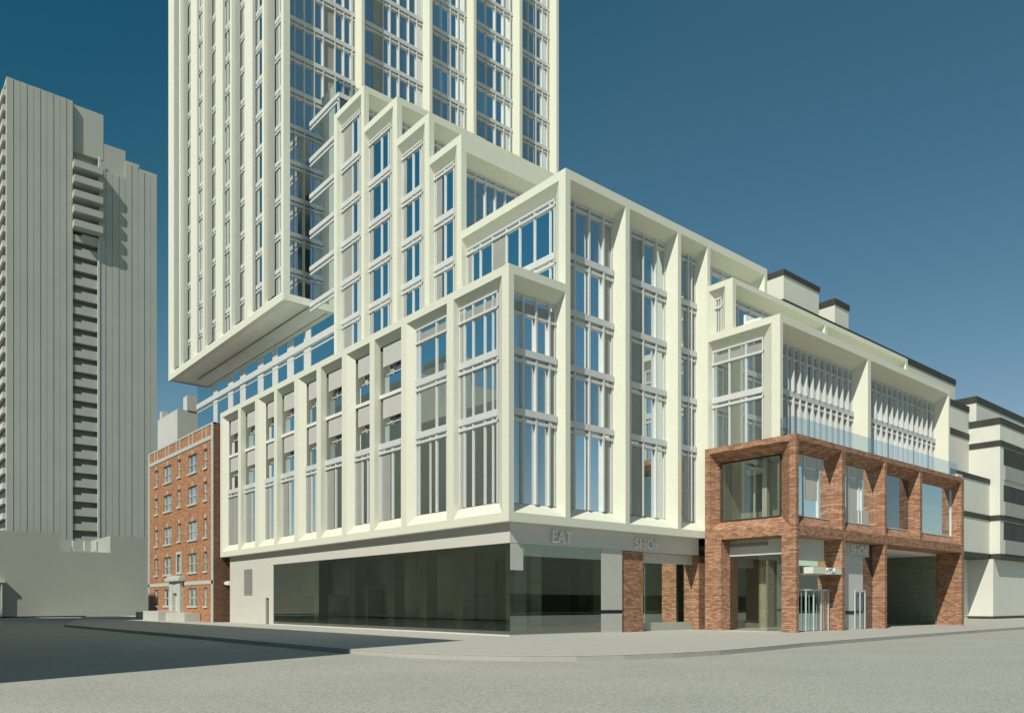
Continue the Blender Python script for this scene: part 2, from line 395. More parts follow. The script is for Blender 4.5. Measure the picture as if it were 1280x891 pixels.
# ---- transparent corner winter garden above it
gb = MB()
for f in FL[4:10]:
    if f > 43.3: break
    LG.box(gb, 26.81, 32.02, f-.36, f, -.10, 2.0)
    LG.box(gb, 26.81, 32.02, f-.72, f-.56, -.06, .06)
gb.box(4.40, 9.0, 26.7, 26.95, FL[9]-.36, FL[9])
gb.box(4.42, 4.56, 26.82, 27.0, 27, FL[9]-.4)
o = gb.build('winter_garden', 'metal', pod)
pn = MB(); LG.quad(pn, 27.0, 32.05, 27.4, FL[9]-.36, .0)
pn.quad((4.6,26.9,38),(9.0,26.9,38),(9.0,26.9,FL[9]-.4),(4.6,26.9,FL[9]-.4))
pn.build('pane', 'clearbox', o)
g2 = MB(); LG.quad(g2, 26.88, 30.0, FL[9], FL[9]+1.15, .04); g2.quad((4.52,26.88,FL[9]),(9,26.88,FL[9]),(9,26.88,FL[9]+1.15),(4.52,26.88,FL[9]+1.15))
g2.build('terrace_guardrail', 'clearbox', pod)

# ---- upper right volumes C and D, above the brick pavilion
UD = 16.89
LD = Fac('L', UD)
VD, VC = -5.2, -1.9
RD, RC = Fac('R', VD), Fac('R', VC)
mb = MB()
frame(mb, LD, VD, -.004, 11.2, 19.1, [(-4.63, -.06, 11.3, 18.68, -3.8, -.08, 11.35, 18.15, .5)])
frame(mb, RD, UD, 42.4, 11.2, 19.1, [(17.2, 28.15, 11.3, 18.63, 17.3, 27.8, 11.35, 17.9, 1.05), (28.6, 42.1, 11.3, 18.63, 28.7, 41.7, 11.35, 17.9, 1.05)])
mb.quad((UD,VD,19.1),(42.4,VD,19.1),(42.4,12,19.1),(UD,-.004,19.1)); mb.quad((42.4,VD,11),(42.4,12,11),(42.4,12,19.1),(42.4,VD,19.1))
mb.build('lower_terrace_frame', 'cream', pod)
mb = MB()
frame(mb, LD, VC, -.004, 19.1, 22.32, [(-1.33, -.06, 19.15, 21.95, -.82, -.32, 19.2, 21.5, .45)])
frame(mb, RC, UD, 42.35, 19.1, 22.32, [(17.25, 28.45, 19.15, 21.98, 17.35, 28.2, 19.2, 21.55, .9), (28.8, 42.0, 19.15, 21.98, 28.9, 41.7, 19.2, 21.55, .9)])
mb.quad((UD,VC,22.32),(42.35,VC,22.32),(42.35,12,22.32),(UD,-.004,22.32)); mb.quad((42.35,VC,19),(42.35,12,19),(42.35,12,22.32),(42.35,VC,22.32))
mb.build('upper_terrace_frame', 'cream', pod)
for (z0, z1, tp) in ((11.4, 15.1, None), (15.1, 18.15, .95)):
    window(pod, LD, -3.8, -.08, z0, z1, .48, [(.33,.10),(.66,.10)], [], top=tp)
mD1 = [(.09+.0755*q, .085) for q in range(12)]
for (z0, z1, tp) in ((11.4, 15.1, None), (15.1, 17.9, .8)):
    window(pod, RD, 17.3, 27.8, z0, z1, 1.03, mD1, [(.24,.31),(.46,.50),(.84,.90),(.93,.97)], top=tp, mw=.085, md=.27)
    window(pod, RD, 28.7, 41.7, z0, z1, 1.03, [(.05+.068*q,.085) for q in range(14)], [(.32,.38),(.66,.72),(.9,.94)], top=tp, mw=.085, md=.27)
window(pod, LD, -.82, -.32, 19.2, 21.5, .43, [(.5,.04)], [], top=.7)
window(pod, RC, 17.35, 28.2, 19.2, 21.55, .88, [.12,.25,.38,.5,.62,.75,.88], [], top=.42)
window(pod, RC, 28.9, 41.7, 19.2, 21.55, .88, [.12,.25,.38,.5,.62,.75,.88], [], top=.42)

# ---- inner mass behind the glazing (keeps daylight out)
co = MB()
co.box(.60, 19.8, 1.05, 9.9, 5.98, 18.5); co.box(.55, 19.8, 9.9, 41.0, 5.98, 11.5); co.box(1.62, 19.8, 9.9, 41.0, 11.5, 18.5)
co.box(4.60, 23.8, 1.0, 9.4, 18.5, 25.3)
for (v0, v1, zt, a0, a1, c0, c1, zb) in steps:
    co.box(4.60, 11.8, v0+.85, v1-.06, 18.5, zt-.1)
co.box(4.8, 30-.2, 10.4, 31.9, 25.0, 31.5); co.box(4.8, 23.8, 14.1, 31.9, 31.5, 34.6)
co.box(4.62, 13.9, 26.9, 60.8, 18.5, 26.9)
co.box(17.45, 42.2, VD+1.15, 11.9, 11.4, 18.95); co.box(17.45, 42.2, VC+1.0, 11.9, 18.95, 22.2)
co.build('building_core', 'dark', pod)

# ---- street level: fascia, shopfront glass, interior
fb = MB()
fb.box(.45, .75, .45, 39.95, 4.86, BASE-.004)
fb.box(.75, 16.55, .45, .75, 4.86, BASE-.004)
fb.box(.45, .75, 30.37, 31.27, 0, 4.86); fb.box(.45, .75, 31.92, 39.95, 0, 4.86)
fb.box(.45, .75, 31.27, 31.92, 2.17, 4.86)
fb.box(.75, 12, 39.6, 39.95, 0, BASE-.01)
fb.build('street_fascia', 'fascia', pod)
d_ = MB(); d_.box(.62, .70, 31.27, 31.92, 0.0, 2.17); d_.build('service_door', 'dark', pod)
lv_ = MB()
for k in range(18): lv_.box(.40, .45-.003, 34.73, 36.52, 2.46+k*.125, 2.46+k*.125+.085)
lv_.build('louvre', 'panel', pod)
gl = MB(); LA.quad(gl, .48, 30.37, .06, 4.86, .48); o = gl.build('shopfront_glazing', 'clear', pod)
gl = MB(); RA.quad(gl, .48, 9.15, .06, 4.86, .48); gl.quad((9.15,.48,.06),(9.15,12.1,.06),(9.15,12.1,4.86),(9.15,.48,4.86)); gl.build('shopfront_glazing', 'clear', pod)
ch = MB()
ch.box(.46, .56, .46, 30.37, 0, .07); ch.box(.56, 9.15, .46, .56, 0, .07)
ch.build('shopfront_sill', 'metal', pod)
it = MB()
it.box(.75, 16.5, .76, 38, 4.87, 5.2)
it.build('shop_ceiling', 'interiorwhite', pod)
bw = MB(); bw.box(4.2, 4.4, 9.2, 39.5, 0, 4.83); bw.box(.8, 4.2, 30.4, 30.6, 0, 4.83); bw.box(8.6, 16.5, 15, 15.2, 0, 4.83)
bw.build('shop_back_wall', 'interior', pod)
b2 = MB(); b2.box(3.6, 3.8, 19, 20.6, 0, 2.75); b2.build('shop_counter', 'interiordark', pod)
b3 = MB(); b3.box(3.45, 3.59, 9.3, 26, .82, .96); b3.build('shop_counter_ledge', 'interiorwhite', pod)
b4 = MB(); b4.box(2.9, 3.1, 20.5, 30.3, 2.4, 4.8); b4.build('shop_partition', 'wallgrey', pod)
for (u, v) in ((2.1,1.9),(2.1,6.6),(2.1,10.4),(2.1,14.2),(2.1,19.5),(2.1,25.2),(4.6,3.4),(5.0,8.2)):
    c = MB(); c.box(u-.4, u+.4, v-.4, v+.4, 0, 4.83); c.build('shop_column', 'tile', pod)
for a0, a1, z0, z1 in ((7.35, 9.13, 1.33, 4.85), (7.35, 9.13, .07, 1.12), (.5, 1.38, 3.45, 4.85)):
    q = MB(); RA.box(q, a0, a1, z0, z1, .462, .474); q.build('reflection_panel', 'wallgrey', pod)  # pale sheets imitate a sunlit building reflected in the glass
q = MB(); RA.box(q, 7.35, 9.13, 1.125, 1.325, .458, .472); q.build('reflection_stripe', 'navy', pod)  # dark band of the same imitated reflection
# brick pier and set-back shopfront beside the brick pavilion
q = MB(); q.box(9.22, 11.15, .56, 1.35, 0, 4.855); q.build('brick_pier', 'brick', pod)
q = MB(); RA.quad(q, 11.15, 16.68, .5, 4.25, 1.15); q.build('shopfront_glazing', 'clear', pod)
q = MB(); RA.box(q, 11.15, 16.68, 4.25, 4.85, 1.05, 1.2); q.build('bulkhead', 'interiorwhite', pod)
q = MB(); RA.box(q, 11.15, 16.68, 0, .5, 1.05, 1.25); q.build('shopfront_sill', 'concrete', pod)
q = MB(); q.prism([(13.2+.4*math.cos(t*math.pi/8), 3.0+.4*math.sin(t*math.pi/8)) for t in range(16)], 0, 4.85); q.build('shop_column', 'tile', pod)
q = MB(); q.box(9.3, 16.5, 7.5, 7.7, 0, 4.85); q.build('shop_back_wall', 'interiordark', pod)

# =========================================================================== SIGNS
def letters(name, text, F, s0, s1, z0, z1, d, label, mat='letter', depth=.05, cat='sign'):
    cu = bpy.data.curves.new(name, 'FONT'); cu.body = text; cu.extrude = depth/2; cu.align_x = 'LEFT'
    tmp = bpy.data.objects.new(name+'_tmp', cu); COL.objects.link(tmp)
    dg = bpy.context.evaluated_depsgraph_get(); me = bpy.data.meshes.new_from_object(tmp.evaluated_get(dg))
    bpy.data.objects.remove(tmp)
    xs = [v.co.x for v in me.vertices]; ys = [v.co.y for v in me.vertices]
    x0, x1, y0, y1 = min(xs), max(xs), min(ys), max(ys)
    p0 = F.p(s0, z0, d)
    for v in me.vertices:
        a = s0+(v.co.x-x0)/(x1-x0)*(s1-s0); z = z0+(v.co.y-y0)/(y1-y0)*(z1-z0); dd = d+(-v.co.z)
        q = F.p(a, z, dd); v.co = (q[0]-p0[0], q[1]-p0[1], q[2]-p0[2])
    me.materials.append(M[mat])
    o = bpy.data.objects.new(name, me); COL.objects.link(o); o.location = p0; ORG[o.name] = p0
    if label: tag(o, label, cat)
    return o
FR = Fac('R', .45)
letters('sign_lettering', 'EAT', FR, 3.38, 4.85, 5.02, 5.66, -.12, 'grey EAT letters on the fascia at the glazed corner')
letters('sign_lettering', 'SHOP', FR, 10.14, 12.4, 5.02, 5.60, -.12, 'grey SHOP letters on the shaded fascia beside the brick pavilion')

# =========================================================================== RESIDENTIAL TOWER
tow = thing('residential_tower', (2.087, 32.1, 0), 'tall cream gridded tower overhanging the podium, running out of the top of the picture', 'tower')
UT, VT, ZB, ZT = 2.087, 32.1, 27.36, 84.0
LT, RT = Fac('L', UT), Fac('R', VT)
VE = 63.72
fz = [f for f in FL if f < ZT-1]
ops, tb = [], []
tf = [('e',63.15,63.15),('n',59.95,59.36),('w',55.88,55.2),('n',52.15,51.6),('w',48.25,47.6),('n',44.45,43.95),('w',40.69,40.0),('n',36.65,36.15),('s',32.65,32.65)]
for i in range(len(tf)-1):
    a, b = tf[i], tf[i+1]
    left, right = a[2], b[1]
    li = left-(.03 if a[0]=='n' else .38); ri = right+(.03 if b[0]=='n' else .4)
    ops.append((right, left, ZB+.68, ZT-.6, ri, li, ZB+1.2, ZT-1.1, .48)); tb.append((ri, li))
mb = MB()
frame(mb, LT, VT, VE, ZB, ZT, ops)
rf = [(2.087,2.664),(9.5,9.8),(16.9,17.23),(22.25,22.6),(28.39,28.79),(33.78,34.14)]
rb, rops = [], []
RTD = 1.2
for i in range(5):
    a0, a1 = rf[i][1], rf[i+1][0]
    rops.append((a0, a1, ZB+.6, ZT-.6, a0+.03, a1-.1, ZB+.75, ZT-1.1, RTD)); rb.append((a0+.03, a1-.1))
frame(mb, RT, UT, 34.14, ZB, ZT, rops)
mb.quad((UT,VT,ZT),(34.14,VT,ZT),(34.14,VE,ZT),(UT,VE,ZT)); mb.quad((34.14,VT,ZB),(34.14,VE,ZB),(34.14,VE,ZT),(34.14,VT,ZT))
mb.quad((UT,VE,ZB),(34.14,VE,ZB),(34.14,VE,ZT),(UT,VE,ZT))
# bottom lip
mb.quad((UT,VT,ZB),(34.14,VT,ZB),(34.14,VT+.5,ZB),(UT+.5,VT+.5,ZB)); mb.quad((UT,VT,ZB),(UT+.5,VT+.5,ZB),(UT+.5,VE-.4,ZB),(UT,VE,ZB))
mb.quad((UT,VE,ZB),(UT+.5,VE-.4,ZB),(34,VE-.4,ZB),(34.14,VE,ZB))
mb.build('tower_frame', 'cream', tow)
so = MB(); so.quad((UT+.5,VT+.5,ZB+.06),(34,VT+.5,ZB+.06),(34,VE-.4,ZB+.06),(UT+.5,VE-.4,ZB+.06)); so.build('tower_soffit', 'soffit', tow)
co = MB(); co.box(UT+.75, 33.9, VT+RTD+.1, VE-.15, ZB+.2, ZT-.2); co.build('tower_core', 'dark', tow)
cands = []
for i, (ri, li) in enumerate(tb):
    zs = [ZB+1.2]+[f for f in fz if f > ZB+2.0]
    for k in range(len(zs)-1):
        if i == 0: mu, pan, so_ = [(.2,.12)], [(.22,.40)], (.40,.995)
        elif i % 2: mu, pan, so_ = [(.30,.16)], [(.33,.52)], (.52,.995)
        else: mu, pan, so_ = [(.60,.12)], [(.62,.76)], (.76,.995)
        cands.append((LT, ri, li, zs[k], zs[k+1], .46, mu, pan, so_))
for i, (a0, a1) in enumerate(rb):
    zs = [ZB+.75]+[f for f in fz if f > ZB+2.0]
    for k in range(len(zs)-1):
        if i == 0: mu, pan = [(.13,.05),(.26,.11),(.40,.11),(.53,.11),(.70,.09),(.83,.09),(.95,.18)], [(.55,.70)]
        elif i == 1: mu, pan = [(.08,.05),(.36,.1),(.47,.12),(.61,.12),(.77,.06),(.9,.09)], [(.21,.36)]
        else: mu, pan = [(.36,.06),(.58,.13),(.78,.16),(.94,.13)], [(.02,.19)]
        cands.append((RT, a0, a1, zs[k], zs[k+1], RTD-.02, mu, pan, None))
def area(c):
    F, s0, s1, z0, z1, d = c[:6]
    p = [proj(*F.p(a, z, d)) for a, z in ((s0,z0),(s1,z0),(s1,z1),(s0,z1))]
    if all(q[1] < 0 for q in p): return 0
    return abs(sum(p[k][0]*p[(k+1)%4][1]-p[(k+1)%4][0]*p[k][1] for k in range(4)))/2
cands.sort(key=area, reverse=True)
shown = [c for c in cands if area(c) > 0 and (c[0] is LT or c[4] > 36)]
rest = [c for c in cands if c not in shown[:100]]
for c in shown[:100]: window(tow, *c[:6], c[6], c[7], md=.2 if c[0] is RT else .04, solid=c[8])
R3 = [MB(), MB(), MB()]
for c in rest:
    for dst, src in zip(R3, window(tow, *c[:6], c[6], c[7], md=.2 if c[0] is RT else .04, build=False, solid=c[8])):
        o_ = len(dst.v); dst.v += src.v; dst.f += [tuple(i+o_ for i in f) for f in src.f]
o = R3[0].build('window_group', 'metal', tow); o['kind'] = 'stuff'
R3[1].build('pane', 'glass', o); R3[2].build('panel', 'panel', o)

# =========================================================================== BRICK PAVILION
UB, VB = 16.6, -6.4
DU, DL = .75, .85
bp = thing('brick_pavilion', (UB, VB, 0), 'two storey red brick portal frame pavilion projecting from the cream building', 'building')
LBk, RBk = Fac('L', UB), Fac('R', VB)
mb = MB()
frame(mb, LBk, VB, -.006, 0, 11.68, [(-5.95, -.32, 6.36, 11.33, -4.92, -.62, 7.0, 10.77, .9), (-5.47, -1.22, -.2, 5.78, -5.45, -1.24, -.2, 5.70, 1.0)])
ub = [(16.9, 22.1), (22.5, 28.02), (28.35, 33.68), (34.08, 41.46)]
ops = [(a, b, 6.36, 11.36, a+.02, b-.2, 7.0, 10.75, DU) for a, b in ub]
ops += [(16.9, 22.1, -.2, 5.74, 16.92, 22.08, -.2, 5.72, DL), (22.5, 28.02, -.2, 5.74, 22.52, 28.0, -.2, 5.72, DL), (28.38, 41.46, -.2, 5.74, 28.4, 41.44, -.2, 5.72, 1.85)]
frame(mb, RBk, UB, 41.95, 0, 11.68, ops)
mb.quad((UB,VB,11.68),(41.95,VB,11.68),(41.95,-.006,11.68),(UB,-.006,11.68))
mb.quad((41.95,VB,0),(41.95,3,0),(41.95,3,11.68),(41.95,VB,11.68))
# rear faces of the piers and the second, inner pair of columns
mb.box(22.1, 22.5, VB+DL+.01, VB+2.0, 0, 5.7); mb.box(28.02, 28.38, VB+DL+.01, VB+2.0, 0, 5.7)
mb.build('brick_frame', 'brick', bp)
for (v0, v1, u1) in ((.55, 1.9, 17.6),):
    c = MB(); c.box(UB+.1, u1, v0, v1, 0, 4.86); c.build('brick_column', 'brick', bp)
bf = MB()
bf.box(UB+1.02, 41.9, VB+DU+.06, -.5, 5.76, 6.3); bf.box(28.4, 41.44, VB+1.86, 12, 5.55, 5.74)
bf.build('floor_slab', 'soffit', bp)
# upper left big window, see-through
w_ = MB(); LBk.box(w_, -4.92, -.62, 7.0, 7.06, .8, .9); LBk.box(w_, -4.92, -.62, 10.71, 10.77, .8, .9); LBk.box(w_, -4.92, -4.86, 7.06, 10.71, .8, .9); LBk.box(w_, -.68, -.62, 7.06, 10.71, .8, .9)
o = w_.build('window', 'dark', bp); g = MB(); LBk.quad(g, -4.86, -.68, 7.06, 10.71, .85); g.build('pane', 'clear', o)
ir = MB(); ir.box(19.9, 20.1, -4.8, -.1, 6.3, 10.9); ir.box(UB+1.0, 20, -.5, -.4, 6.3, 10.9); ir.box(UB+1.0, 20, VB+1.7, VB+1.8, 6.3, 10.9); ir.box(UB+1, 20, VB+1.7, -.4, 10.85, 11.0)
ir.build('room_wall', 'interiordark', bp)
ir = MB(); ir.box(18.7, 19.0, -3.2, -2.85, 6.3, 10.85); ir.box(18.9, 18.96, -2.2, -2.1, 6.3, 10.85); ir.box(18.5, 18.8, -3.3, -1.9, 10.0, 10.4)
ir.build('room_column', 'interiorwhite', bp)
# upper right windows: mirrored panes and pale panels
for i, (a, b) in enumerate(ub):
    a0, a1 = a+.02, b-.2
    if i == 0: mu, pan = [(.36,.12),(.70,.10)], [(.40,.68)]
    elif i == 1: mu, pan = [(.33,.08),(.6,.06),(.68,.06)], [(.35,.57)]
    elif i == 2: mu, pan = [(.06,.1)], []
    else: mu, pan = [(.99,.04)], []
    fr, pa, pn = MB(), MB(), MB()
    w = a1-a0
    RBk.quad(pa, a0, a1, 7.0, 10.75, DU-.02)
    for f, ww in mu: RBk.box(fr, a0+f*w-ww/2, a0+f*w+ww/2, 7.0, 10.74, DU-.10, DU-.005)
    RBk.box(fr, a0+.003, a1-.003, 7.0, 7.07, DU-.08, DU-.007)
    ps = [(a0+f0*w, a0+f1*w, 8.1 if i == 0 else 7.98, 10.0) for f0, f1 in pan]
    if i in (0, 1): ps.append((a0+.03, a0+(.84 if i == 0 else .74)*w, 10.05, 10.74))
    if i == 1: ps.append((a0+.03, a0+.88*w, 7.1, 7.95))
    o = fr.build('window', 'metal', bp); pa.build('pane', 'glassdark' if i == 2 else 'glass', o)  # third bay's darker glass imitates a dark reflection
    for p0, p1, q0, q1 in ps:
        pn = MB(); RBk.quad(pn, p0, p1, q0, q1, DU-.04); pn.build('panel', 'wallgrey', o)
# street level of the pavilion
sg = MB(); LBk.quad(sg, -5.45, -1.24, .06, 4.7, .95); o = sg.build('shopfront_glazing', 'clear', bp)
s2 = MB(); LBk.box(s2, -5.45, -1.24, 4.72, 5.68, .9, 1.3); s2.build('bulkhead', 'interiorwhite', bp)
iw = MB(); iw.box(21.5, 21.7, -3.9, 12, 0, 5.55); iw.box(17.6, 21.6, 11.8, 12, 0, 5.5); iw.box(17.4, 28.2, -4.0, 12, 5.3, 5.5)
iw.box(17.8, 22.1, VB+2.6, VB+2.7, 0, 5.3); iw.build('shop_back_wall', 'interiordark', bp)
for (u, v) in ((19.5, -2.6), (19.6, 5.0)):
    c = MB(); c.prism([(u+.42*math.cos(t*math.pi/8), v+.42*math.sin(t*math.pi/8)) for t in range(16)], 0, 5.3); c.build('shop_column', 'tile', bp)
# entrance bay one
eb = MB(); RBk.box(eb, 16.95, 21.2, 4.35, 5.70, .72, .80); eb.build('fascia_panel', 'wallgrey', bp)
ep = MB(); RBk.quad(ep, 16.95, 22.08, .05, 5.7, .81); ep.build('entrance_glazing', 'clear', bp)
eb = MB(); RBk.box(eb, 22.54, 27.2, 4.85, 5.70, .68, .80); eb.build('fascia_panel', 'wallgrey', bp)
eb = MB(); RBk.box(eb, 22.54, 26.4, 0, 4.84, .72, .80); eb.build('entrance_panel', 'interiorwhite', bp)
ep = MB(); RBk.quad(ep, 22.54, 28.0, .05, 5.7, .82); ep.build('entrance_glazing', 'glassdark', bp)
eb = MB(); RBk.box(eb, 22.56, 26.3, 1.0, 1.22, .70, .717); eb.build('panel_stripe', 'navy', bp)
def door(a0, a1, z1, d, mat, n):
    m = MB()
    for k in range(n+1):
        a = a0+(a1-a0)*k/n
        RBk.box(m, a-.045, a+.045, .02, z1, d-.06, d)
    RBk.box(m, a0, a1, z1, z1+.09, d-.06, d)
    o = m.build('door', mat, bp); p = MB(); RBk.quad(p, a0+.05, a1-.05, .05, z1-.01, d-.03); p.build('pane', 'rail', o)
door(18.0, 21.65, 2.5, .70, 'metal', 4)
door(25.1, 26.5, 2.5, .66, 'metal', 2)
cn = MB(); RBk.box(cn, 18.6, 22.07, 3.53, 3.92, .02, .72); cn.build('entrance_canopy', 'cream', bp)
n_ = letters('canopy_number', '574', RBk, 20.15, 21.2, 3.50, 3.90, -.03, None, mat='whitepaint', depth=.08)
n_.parent = bp; n_.location = Vector(n_.location)-Vector(ORG['brick_pavilion'])
letters('sign_lettering', 'SHOP', RBk, 24.55, 26.9, 5.02, 5.55, .64, 'grey SHOP letters over the pale door bay of the brick pavilion')
# driveway portal
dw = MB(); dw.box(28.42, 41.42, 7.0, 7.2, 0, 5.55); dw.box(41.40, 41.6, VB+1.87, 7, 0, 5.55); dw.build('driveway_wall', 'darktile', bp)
dw = MB(); dw.box(28.40, 28.75, VB+1.2, VB+2.6, 0, 5.55); dw.build('driveway_post', 'metal', bp)
rl = MB()
RBk.quad(rl, 16.9, 41.3, 11.69, 12.80, .30); LBk.quad(rl, VB+.3, VB+1.2, 11.69, 12.80, .30)
rl.build('roof_guardrail', 'rail', bp)
ir2 = MB(); ir2.box(41.0, 41.95, VB+.1, VB+.5, 11.70, 11.95); ir2.build('roof_kerb', 'stone', bp)

bo = MB(); bo.prism([(21.86+.12*math.cos(t*math.pi/6), -4.95+.12*math.sin(t*math.pi/6)) for t in range(12)], 0, 1.38)
bo.prism([(21.86+.10*math.cos(t*math.pi/6), -4.95+.10*math.sin(t*math.pi/6)) for t in range(12)], 1.38, 1.42)
o = bo.build('bollard', 'whitepaint'); tag(o, 'white bollard in front of the glass doors under the small canopy', 'bollard')

# terrace furniture peeping over the parapet of D
tch = thing('terrace_seat', (18.2, -2.9, 19.1), 'white low terrace seat showing above the cream parapet', 'seat')
m = MB(); m.box(17.5, 18.9, -3.5, -2.3, 19.35, 19.5); m.box(17.6, 17.75, -3.4, -2.4, 19.1, 19.35); m.box(18.65, 18.8, -3.4, -2.4, 19.1, 19.35); m.build('seat', 'whitepaint', tch)
m = MB(); m.box(17.5, 18.9, -2.45, -2.3, 19.5, 19.95); m.build('backrest', 'whitepaint', tch)

# =========================================================================== BRICK APARTMENT HOUSE (left)
UA, VA0, VA1, HA = -.62, 41.2, 61.6, 18.25
ap = thing('apartment_house', (UA, VA0, 0), 'five storey orange brick apartment house with pale stone trim, left of the cream podium', 'building')
LAp = Fac('L', UA)
k_ = 1.0
cols = [(58.1,59.35,1),(53.45,56.1,2),(50.4,51.5,1),(45.6,48.2,2),(42.75,43.75,1)]
rows = [(14.36,16.1),(11.35,13.05),(7.9,9.65),(4.75,6.55),(1.5,3.2)]
ops, wl = [], []
for ci, (a0, a1, n) in enumerate(cols):
    for ri_, (z0, z1) in enumerate(rows):
        if ci == 2 and ri_ == 4: continue
        if ci == 2: z0 += .1; z1 += .1
        ops.append((a0, a1, z0, z1, a0, a1, z0, z1, .22)); wl.append((a0, a1, z0, z1, n, ci, ri_))
mb = MB(); frame(mb, LAp, VA0, VA1, 0, HA, ops); mb.build('wall', 'brickdeep', ap)
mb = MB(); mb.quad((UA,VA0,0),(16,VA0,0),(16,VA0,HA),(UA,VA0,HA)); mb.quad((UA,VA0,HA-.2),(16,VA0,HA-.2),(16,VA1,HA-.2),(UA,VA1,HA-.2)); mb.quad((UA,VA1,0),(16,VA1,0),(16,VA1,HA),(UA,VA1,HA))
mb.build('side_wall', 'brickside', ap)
cr = MB(); cr.box(UA+.3, 15.8, VA0+.1, VA1-.1, 0.01, HA-.4); cr.build('building_core', 'dark', ap)
st = MB()
LAp.box(st, VA0, VA1, 16.75, 17.1, -.06, .05); LAp.box(st, VA0, VA1, HA-.16, HA, -.05, .25)
LAp.box(st, VA0, VA1, 3.5, 3.85, -.05, .05)
for s in (VA0-.02, VA1-.42): LAp.box(st, s, s+.44, 0, HA-.16, -.05, .02)
for s in (42.9, 44.0, 46.7, 47.8, 50.6, 51.7, 54.3, 55.3, 58.2, 59.2): LAp.box(st, s, s+.16, 17.1, HA-.16, -.045, .02)
st.build('stone_trim', 'stone', ap)
for (a0, a1, z0, z1, n, ci, ri_) in wl:
    f = MB()
    for q in range(n+1): LAp.box(f, a0+(a1-a0)*q/n-.05, a0+(a1-a0)*q/n+.05, z0, z1, .10, .2)
    LAp.box(f, a0, a1, z1-.07, z1, .11, .2); LAp.box(f, a0, a1, z0+.42*(z1-z0), z0+.42*(z1-z0)+.07, .11, .2)
    LAp.box(f, a0-.08, a1+.08, z0-.2, z0, -.1, .08)
    if ci == 2 and ri_ == 3:
        LAp.box(f, a0-.3, a0, z0-.2, z1+.25, -.07, .1); LAp.box(f, a1, a1+.3, z0-.2, z1+.25, -.07, .1); LAp.box(f, a0, a1, z1, z1+.25, -.07, .1)
    elif ri_ < 4: LAp.box(f, (a0+a1)/2-.14, (a0+a1)/2+.14, z1+.02, z1+.42, -.04, .03)
    o = f.build('window', 'stone', ap); p = MB(); LAp.quad(p, a0, a1, z0, z1, .18); p.build('pane', 'glass', o)
en = MB()
LAp.box(en, 52.1, 53.1, 0, 3.95, -.35, .02); LAp.box(en, 49.6, 50.6, 0, 3.95, -.35, .02); LAp.box(en, 50.6, 52.1, 2.75, 3.95, -.3, .02)
LAp.box(en, 49.1, 53.7, 3.95, 4.25, -.6, .02); LAp.box(en, 49.3, 53.5, 4.25, 4.5, -.45, .02); LAp.box(en, 50.6, 52.1, 0, 2.75, -.02, .03)
en.build('entrance_surround', 'stone', ap)
dr = MB(); LAp.box(dr, 50.75, 51.6, .1, 2.55, -.06, -.025); o = dr.build('door', 'whitepaint', ap)
dg = MB(); LAp.box(dg, 50.92, 51.43, .9, 2.3, -.075, -.062); dg.build('pane', 'glassdark', o)
pl = MB(); pl.box(UA-2.2, UA-.06, 50.2, 55.5, 0, .95); pl.box(UA-1.5, UA-.06, 44.5, 50.2, 0, .8); pl.box(UA-1.5, UA-.06, 55.5, 61.0, 0, .8)
o = pl.build('planter_wall', 'concretepale'); tag(o, 'low pale concrete planter wall in front of the orange brick apartment house', 'wall')
wl_ = MB(); wl_.box(.32, .62, 39.97, 40.6, 3.38, 3.75); wl_.box(.36, .58, 40.6, 41.18, 3.45, 3.68)
o = wl_.build('wall_lamp', 'whitepaint'); tag(o, 'small white box lamp on the brown brick side wall', 'lamp')

# =========================================================================== GREY TOWER, far left
gt = thing('concrete_tower', (-11, 150, 0), 'plain grey ribbed concrete tower block at the far left', 'tower')
VG = 150.0
k = (VG-CV)/(105.064-CV)
def gu(u): return CU+(u-CU)*k
def gz(z): return EYE+(z-EYE)*k
GF = Fac('R', VG)
X0, X1, X2, X3 = gu(-8.56), gu(.1), gu(3.75), gu(12.36)
Z1 = gz(79.3); Z2 = gz(79.15); Z3 = gz(74.68); Z4 = gz(72.9); Z5 = gz(72.3); DEP = 34
gb = MB()
gb.box(X0, X1, VG, VG+DEP, 0, Z1)
gb.box(X1, gu(4.5), VG+.7, VG+DEP, gz(71.9), Z2)
gb.box(X1, X2, VG+2.2, VG+DEP, 0, gz(71.9))
gb.box(X2, gu(7.74), VG, VG+DEP-.5, 0, gz(70.1)); gb.box(X2, gu(7.74), VG+.75, VG+DEP-.7, gz(70.1), Z3)
gb.box(gu(7.74), gu(9.66), VG+.0, VG+DEP-.8, 0, Z4); gb.box(gu(9.66), X3, VG+.0, VG+DEP-1, 0, Z5)
gb.build('body', 'concrete', gt)
rb_ = MB()
n1 = 10
for q in range(n1):
    a = X0+(X1-X0)*q/n1; b = X0+(X1-X0)*(q+1)/n1
    GF.box(rb_, a+.04, b-.04, 0, Z1-.05, -(.10 if q % 2 else .16), .0)
w3 = X3-X2; n3 = 9
for q in range(n3):
    a = X2+w3*q/n3; b = X2+w3*(q+1)/n3
    GF.box(rb_, a+.04, b-.04, 0, (gz(70.0) if b < gu(7.7) else (gz(72.5) if b < gu(9.9) else gz(71.9))), -(.10 if q % 2 else .16), 0)
rb_.build('rib_panel', 'concrete', gt)
fh = 2.98
nb = int((gz(59.4))/fh)
z = gz(59.4)
sl = MB()
for q in range(60):
    zz = z-fh*q
    if zz < 4: break
    sl.box(X1+.02, X2-.27, VG+.12, VG+.3, zz-2.1, zz-.75); sl.box(X1+1.7, X2-.27, VG+.12, VG+.3, zz-.75, zz-.3)
    sl.box(X1+.03, X2-.28, VG+.3, VG+2.15, zz-2.1, zz-1.9)
sl.build('slot_parapet', 'concrete', gt)
